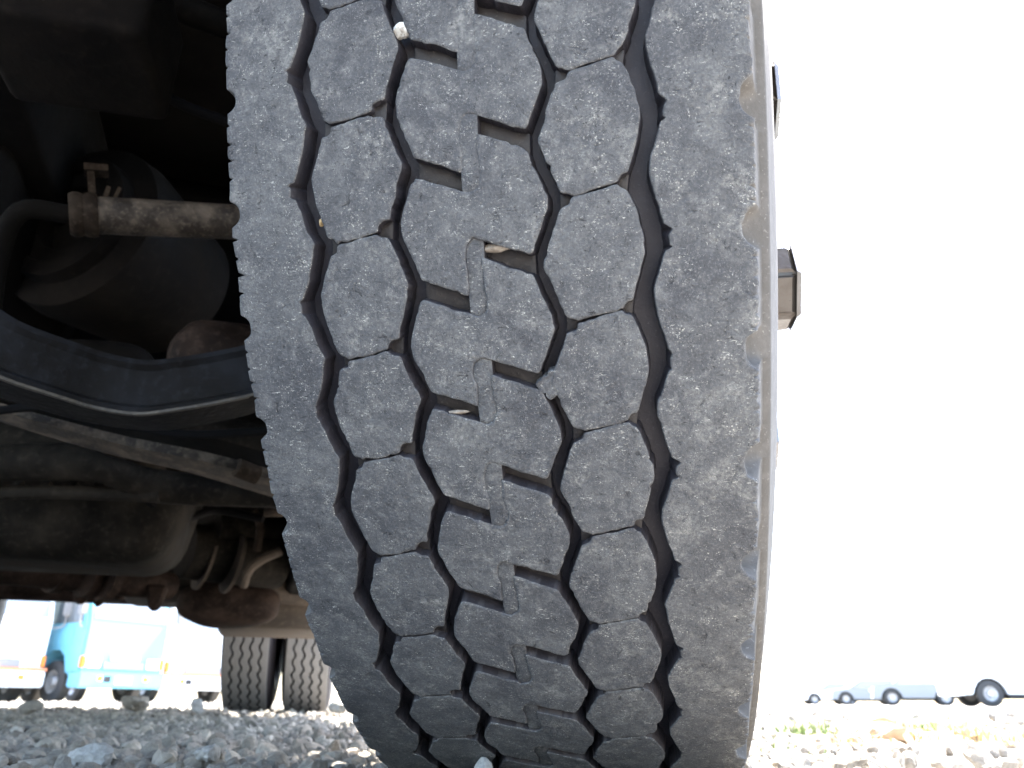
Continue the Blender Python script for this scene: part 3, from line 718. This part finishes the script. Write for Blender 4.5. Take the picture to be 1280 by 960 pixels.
cab_truck(gpos(-20, 16.5), R_(55), 'cabwhite', 'white cab-over truck with orange bumper stripe, left of the blue truck', True)
cab_truck(gpos(248, 20.5), R_(52), 'cabwhite', 'white cab-over truck right of the blue truck, partly behind the rear wheels', True)

# cars far away on the right
def car(loc, rz, paint, label, L=4.4, H=1.5, name='parked_car', cat='car', van=False):
    r = empty(name, loc); r.rotation_euler = (0,0,rz); tag(r, label, cat, 'vehicles far off on the right')
    a1, a2 = -L/2+.85, L/2-.85; wr = .36
    def arch(c): return [(c+.47*math.cos(t), .34+.47*math.sin(t)) for t in np.linspace(0, PI, 9)]
    top = [(-L/2,.9),(-L/2+.1,H*.98),(L/2-1.0,H*.98),(L/2-.35,H*.6),(L/2,H*.55)] if van else [(-L/2,.85),(-L/2+.25,.95),(-L/2+.8,H),(L*.08,H),(L*.25,.98),(L/2-.1,.85)]
    prof = top+[(L/2,.3)]+arch(a2)+arch(a1)+[(-L/2,.3)]
    # profile as (y,z), extruded along x
    body = thing_mesh(r, 'body', prism_bm(prof, -.86, .86, .02), paint)
    for sx in (() if van else (-1, 1)):
        bm = bmesh.new()
        pts = [(-L/2+.5,H*.6),(-L/2+.55,H*.92),(L/2-1.15,H*.92),(L/2-.75,H*.6)] if van else [(-L/2+.55,.98),(-L/2+.95,H-.08),(L*.06,H-.08),(L*.20,.98)]
        vs = [bm.verts.new((sx*.866+q*.01*sx, y, z)) for q in (0,1) for y, z in pts]
        for f in ((0,1,2,3),(4,5,6,7),(0,1,5,4),(1,2,6,5),(2,3,7,6),(3,0,4,7)): bm.faces.new([vs[i] for i in f])
        thing_mesh(r, 'side_window', bm, 'paleglass', 0)
    thing_mesh(r, 'sill', box_bm(-.8,.8,a1+.5,a2-.5,.22,.32,.01), 'chassis')
    thing_mesh(r, 'wheel_housing', box_bm(-.7,.7,-L/2+.3,L/2-.3,.33,.78,.01), 'chassis')
    for sx in (-.7, .7): thing_mesh(r, 'headlight', box_bm(sx-.15, sx+.15, L/2-.06, L/2+.03, .62, .76, .01), 'lens')
    for y in (a1, a2):
        for x in (-.74, .74): wheel_at(r, x, y, wr, .2)
    return r
car(gpos(1290, 24.5), R_(82), 'cabwhite', 'white van at the right edge of the picture, nearest of the far vehicles', 4.4, 1.95, 'parked_van', 'van', True)
car(gpos(1150, 40), R_(70), 'silver', 'silver car left of the white van', 4.0, 1.5)
car(gpos(1085, 52), R_(84), 'silver', 'silver car in the middle of the far row, between silver and white cars', 4.5, 1.45)
car(gpos(1040, 60), R_(86), 'cabwhite', 'white car farthest left of the far row', 4.3, 1.5)

# ================================================================ gravel and stones
def stone_template(seed, sub):
    bm = bmesh.new(); bmesh.ops.create_icosphere(bm, subdivisions=sub, radius=1)
    g = np.random.default_rng(seed); n = g.normal(0, 1, (7, 3)); n /= np.linalg.norm(n, axis=1, keepdims=True); dd = g.uniform(.52, .85, 7)
    sc = np.array([1, g.uniform(.65,.95), g.uniform(.5,.8)])
    P = np.array([v.co[:] for v in bm.verts])
    for a, b in zip(n, dd):                        # chisel flat facets
        k = P@a-b; P = P-np.clip(k, 0, None)[:,None]*a
    P += g.normal(0, .045, P.shape); P *= sc; P /= np.abs(P).max()
    F = np.array([[v.index for v in f.verts] for f in bm.faces]); bm.free(); return P, F
TN = [stone_template(i, 2) for i in range(10)]; TF = [stone_template(50+i, 1) for i in range(8)]
def quat_mats(n, g):
    q = g.normal(0, 1, (n, 4)); q /= np.linalg.norm(q, axis=1, keepdims=True); w_, x, y, z = q.T
    return np.stack([np.stack([1-2*(y*y+z*z),2*(x*y-z*w_),2*(x*z+y*w_)],-1), np.stack([2*(x*y+z*w_),1-2*(x*x+z*z),2*(y*z-x*w_)],-1), np.stack([2*(x*z-y*w_),2*(y*z+x*w_),1-2*(x*x+y*y)],-1)], 1)
VV, FF, off = [], [], 0
def scatter(n, xy, size, zf, tmpl, g):
    global off
    Rm = quat_mats(n, g); ti = g.integers(0, len(tmpl), n)
    for k, (P, F) in enumerate(tmpl):
        ix = np.where(ti == k)[0]
        if not len(ix): continue
        W = np.einsum('nij,vj->nvi', Rm[ix], P)*size[ix][:,None,None]
        W[:,:,:2] += xy[ix][:,None,:]; W[:,:,2] += zf[ix][:,None]
        VV.append(W.reshape(-1, 3)); FF.append((F[None]+np.arange(len(ix))[:,None,None]*len(P)+off).reshape(-1, 3)); off += W.shape[0]*W.shape[1]
def wedge(n, y0, y1, g, lo=-.80, hi=.80, pad=.15):
    y = np.sqrt(g.uniform(y0*y0, y1*y1, n)); x = g.uniform(lo, hi, n)*y+g.uniform(-pad, pad, n); return np.stack([x, y], 1)
g = np.random.default_rng(21)
def hfield(xy): return .004*np.sin(xy[:,0]*9+1)*np.sin(xy[:,1]*7)+.006*np.sin(xy[:,0]*3.1)*np.sin(xy[:,1]*2.3+.5)
def not_in_tyre(xy, sz):
    rel = xy-np.array([WC.x, WC.y]); s = rel@np.array([ax_.x, ax_.y]); f = rel@np.array([fw_.x, fw_.y])
    return ~((abs(s) < .125+sz) & (abs(f) < .115+sz))
for n, y0, y1, s0, s1, tm in ((9000,.42,1.5,.006,.0115,TN),(1800,.45,1.6,.011,.018,TN),(13000,1.5,3.2,.008,.017,TF),(12000,3.2,7,.012,.026,TF),(9000,7,16,.02,.04,TF)):
    xy = wedge(n, y0, y1, g); sz = g.uniform(s0, s1, n)**1.0
    k = not_in_tyre(xy, sz)
    sun = (xy[:,0] > .25+.1*xy[:,1]) & (g.uniform(0, 1, n) < .97); k &= ~sun
    xy, sz = xy[k], sz[k]; n = len(xy)
    scatter(n, xy, sz, hfield(xy)-.006+sz*g.uniform(-.25, .6, n), tm, g)
V = np.concatenate(VV); F = np.concatenate(FF)
gme = fast_mesh('gravel', V, F, None, False)
tag(new_obj('gravel', gme, None, ['gravel']), 'grey crushed stone gravel covering the yard', 'gravel', None, 'stuff')
def stone(px, py, d, size, label, seed, squash=1.0, m='stone', name='stone', cat='stone', sub=3, z=None, mat_local=None):
    P, F = stone_template(seed, sub); g = np.random.default_rng(seed+900); Rm = quat_mats(1, g)[0]
    P = (P@Rm.T)*size; P[:,2] *= squash
    p = at(px, py, d)
    me = fast_mesh(name, P, F, None, True, 28); o = new_obj(name, me, None, [m]); o.location = p
    tag(o, label, cat); return o
stone(607, 966, .47, .0095, 'pale pointed stone right in front of the tyre at the bottom edge', 71)
stone(172, 880, 1.95, .040, 'largest rounded grey stone in the gravel below the blue truck', 72, m='gravel')
stone(42, 888, 1.9, .030, 'rounded grey stone at the far edge of the gravel, by the left border', 73, m='gravel')
stone(424, 886, 1.0, .012, 'pale stone touching the lower left of the tyre', 74)
stone(250, 884, 1.6, .018, 'small pale stone below the white truck, left of the rear wheels', 75)
stone(118, 948, .78, .024, 'long flat pale stone in the front gravel, lower left', 76, .6)
stone(262, 944, .76, .018, 'dusty grey stone in the front gravel between the left border and tyre', 77)

# things caught in the tread
def on_tyre(s, t, h): return WM @ Vector(tyre_pt(s, t, h))
def lodged(s, t, h, size, label, seed, m, scale=(1,1,1), name='pebble', cat='pebble'):
    P, F = stone_template(seed, 3); P = P*size*np.array(scale)
    o = new_obj(name, fast_mesh(name, P, F, None, True, 30), None, [m])
    o.matrix_basis = Matrix.Translation(on_tyre(s, t, h)) @ WM.to_3x3().to_4x4(); tag(o, label, cat); return o
M['white'] = grimy('white_pebble', (.62,.60,.55), (.30,.27,.23), 260, .7, 0, .0004, .5, .6)
M['clay'] = grimy('dried_clay', (.20,.17,.14), (.34,.30,.25), 300, .9, 0, .001)
lodged(-28.6, -2.99, -4.5, .0052, 'white pebble wedged in the second groove near the top edge', 91, 'white', (.9,1,1.3))
lodged(-70.5, -4.55, -3.0, .0030, 'tiny yellow straw flake stuck in the left groove', 92, 'straw', (.4,.6,1.1), 'straw_flake', 'straw')
lodged(10.5, -4.86, -4.3, .0062, 'lump of dried clay in the right short groove of the centre row', 93, 'clay', (1.5,.5,.6), 'clay_lump', 'clay')
lodged(-16.0, -6.32, -3.2, .0052, 'crumb of brown clay in the left short groove of the centre row', 94, 'clay', (1.6,.5,.45), 'clay_lump', 'clay')

# ================================================================ grass, straw and twig on the sunny side
def tuft(loc, n, h, m, label, seed, spread=.05, name='grass_tuft', cat='grass'):
    g = np.random.default_rng(seed); V, F = [(0, 0, -.006)], []
    for _ in range(n):
        a = g.uniform(0, 2*PI); d = np.array([math.cos(a), math.sin(a)]); lean = g.uniform(.3, 1.1); L = h*g.uniform(.5, 1); w_ = .0022*h/.06
        p = g.normal(0, spread*.4, 2) if n > 2 else np.zeros(2); side = np.array([-d[1], d[0]])*w_; b = len(V)
        for k in range(4):
            f = k/3; c = p+d*lean*L*f*f; ww = side*(1-f*.95)
            for sg in (-1, 1): V.append((c[0]+sg*ww[0], c[1]+sg*ww[1], L*f*(1-.35*lean*f)))
        F.append((0, b, b+1))
        for k in range(3): F.append((b+2*k, b+2*k+1, b+2*k+3, b+2*k+2))
    o = new_obj(name, mesh_from(name, V, F, None, 180), None, [m]); o.location = loc
    tag(o, label, cat, 'weeds on the sunny gravel'); return o
wd = [(1010,1.9,40,.05,'grass','green weed tuft nearest the tyre on the sunny gravel'),(1145,1.55,26,.05,'straw','dry brown weed tuft in the middle of the sunny gravel'),
      (1075,1.45,22,.03,'straw','dry straw tuft low on the sunny gravel beside the tyre'),(1220,1.8,34,.05,'straw','dry straw tuft towards the right edge of the sunny gravel'),
      (1165,2.2,30,.05,'grass','green weed tuft behind the dry brown tuft'),(960,1.15,10,.03,'grass','small green sprig just right of the tyre base'),
      (1265,1.5,24,.04,'straw','dry straw tuft at the right border')]
for i, (px, Y, n, h, m, lb) in enumerate(wd): tuft(gpos(px, Y), n*3, h, m, lb, 200+i, .09)
for i, (px, Y, lb) in enumerate(((1118, 1.38, 'brown dry leaf on the sunny gravel below the twig'), (1072, 1.62, 'brown dry leaf left of the twig on the sunny gravel'))):
    g = np.random.default_rng(400+i); th = np.linspace(0, 2*PI, 24, endpoint=False); V = [(0,0,.012)]
    for t_ in th:
        r_ = .018*(1+.25*math.sin(5*t_+i)+.1*g.normal()); V.append((r_*1.5*math.cos(t_), r_*.8*math.sin(t_), .008+.018*abs(math.sin(t_))+.004*g.normal()))
    me = mesh_from('dry_leaf', V, [(0, k+1, (k+1) % 24+1) for k in range(24)], None, 180)
    o = new_obj('dry_leaf', me, None, ['leafdry']); o.location = gpos(px, Y); o.rotation_euler = (0, 0, i*1.1)
    md = o.modifiers.new('thickness', 'SOLIDIFY'); md.thickness = .0012
    tag(o, lb, 'leaf', 'dry leaves on the sunny gravel')
tw = tube('twig', 'leafdry', [gpos(1090,2.6)+Vector((0,0,.012)), gpos(1110,2.55)+Vector((0,0,.02)), gpos(1122,2.5)+Vector((0,0,.012))], .009, None, seg=8, scale=[.4,1,.8])
tag(tw, 'brown broken twig lying on the sunny gravel', 'twig')
tuft(gpos(732, .50)+Vector((0,0,.012)), 2, .018, 'grass', 'tiny green blade in front of the tyre at the bottom edge', 299, .004)
tuft(gpos(180, 1.35), 7, .02, 'grass', 'small green sprig in the shaded gravel below the blue truck', 300, .02)

scene.render.resolution_x = 1024; scene.render.resolution_y = 768
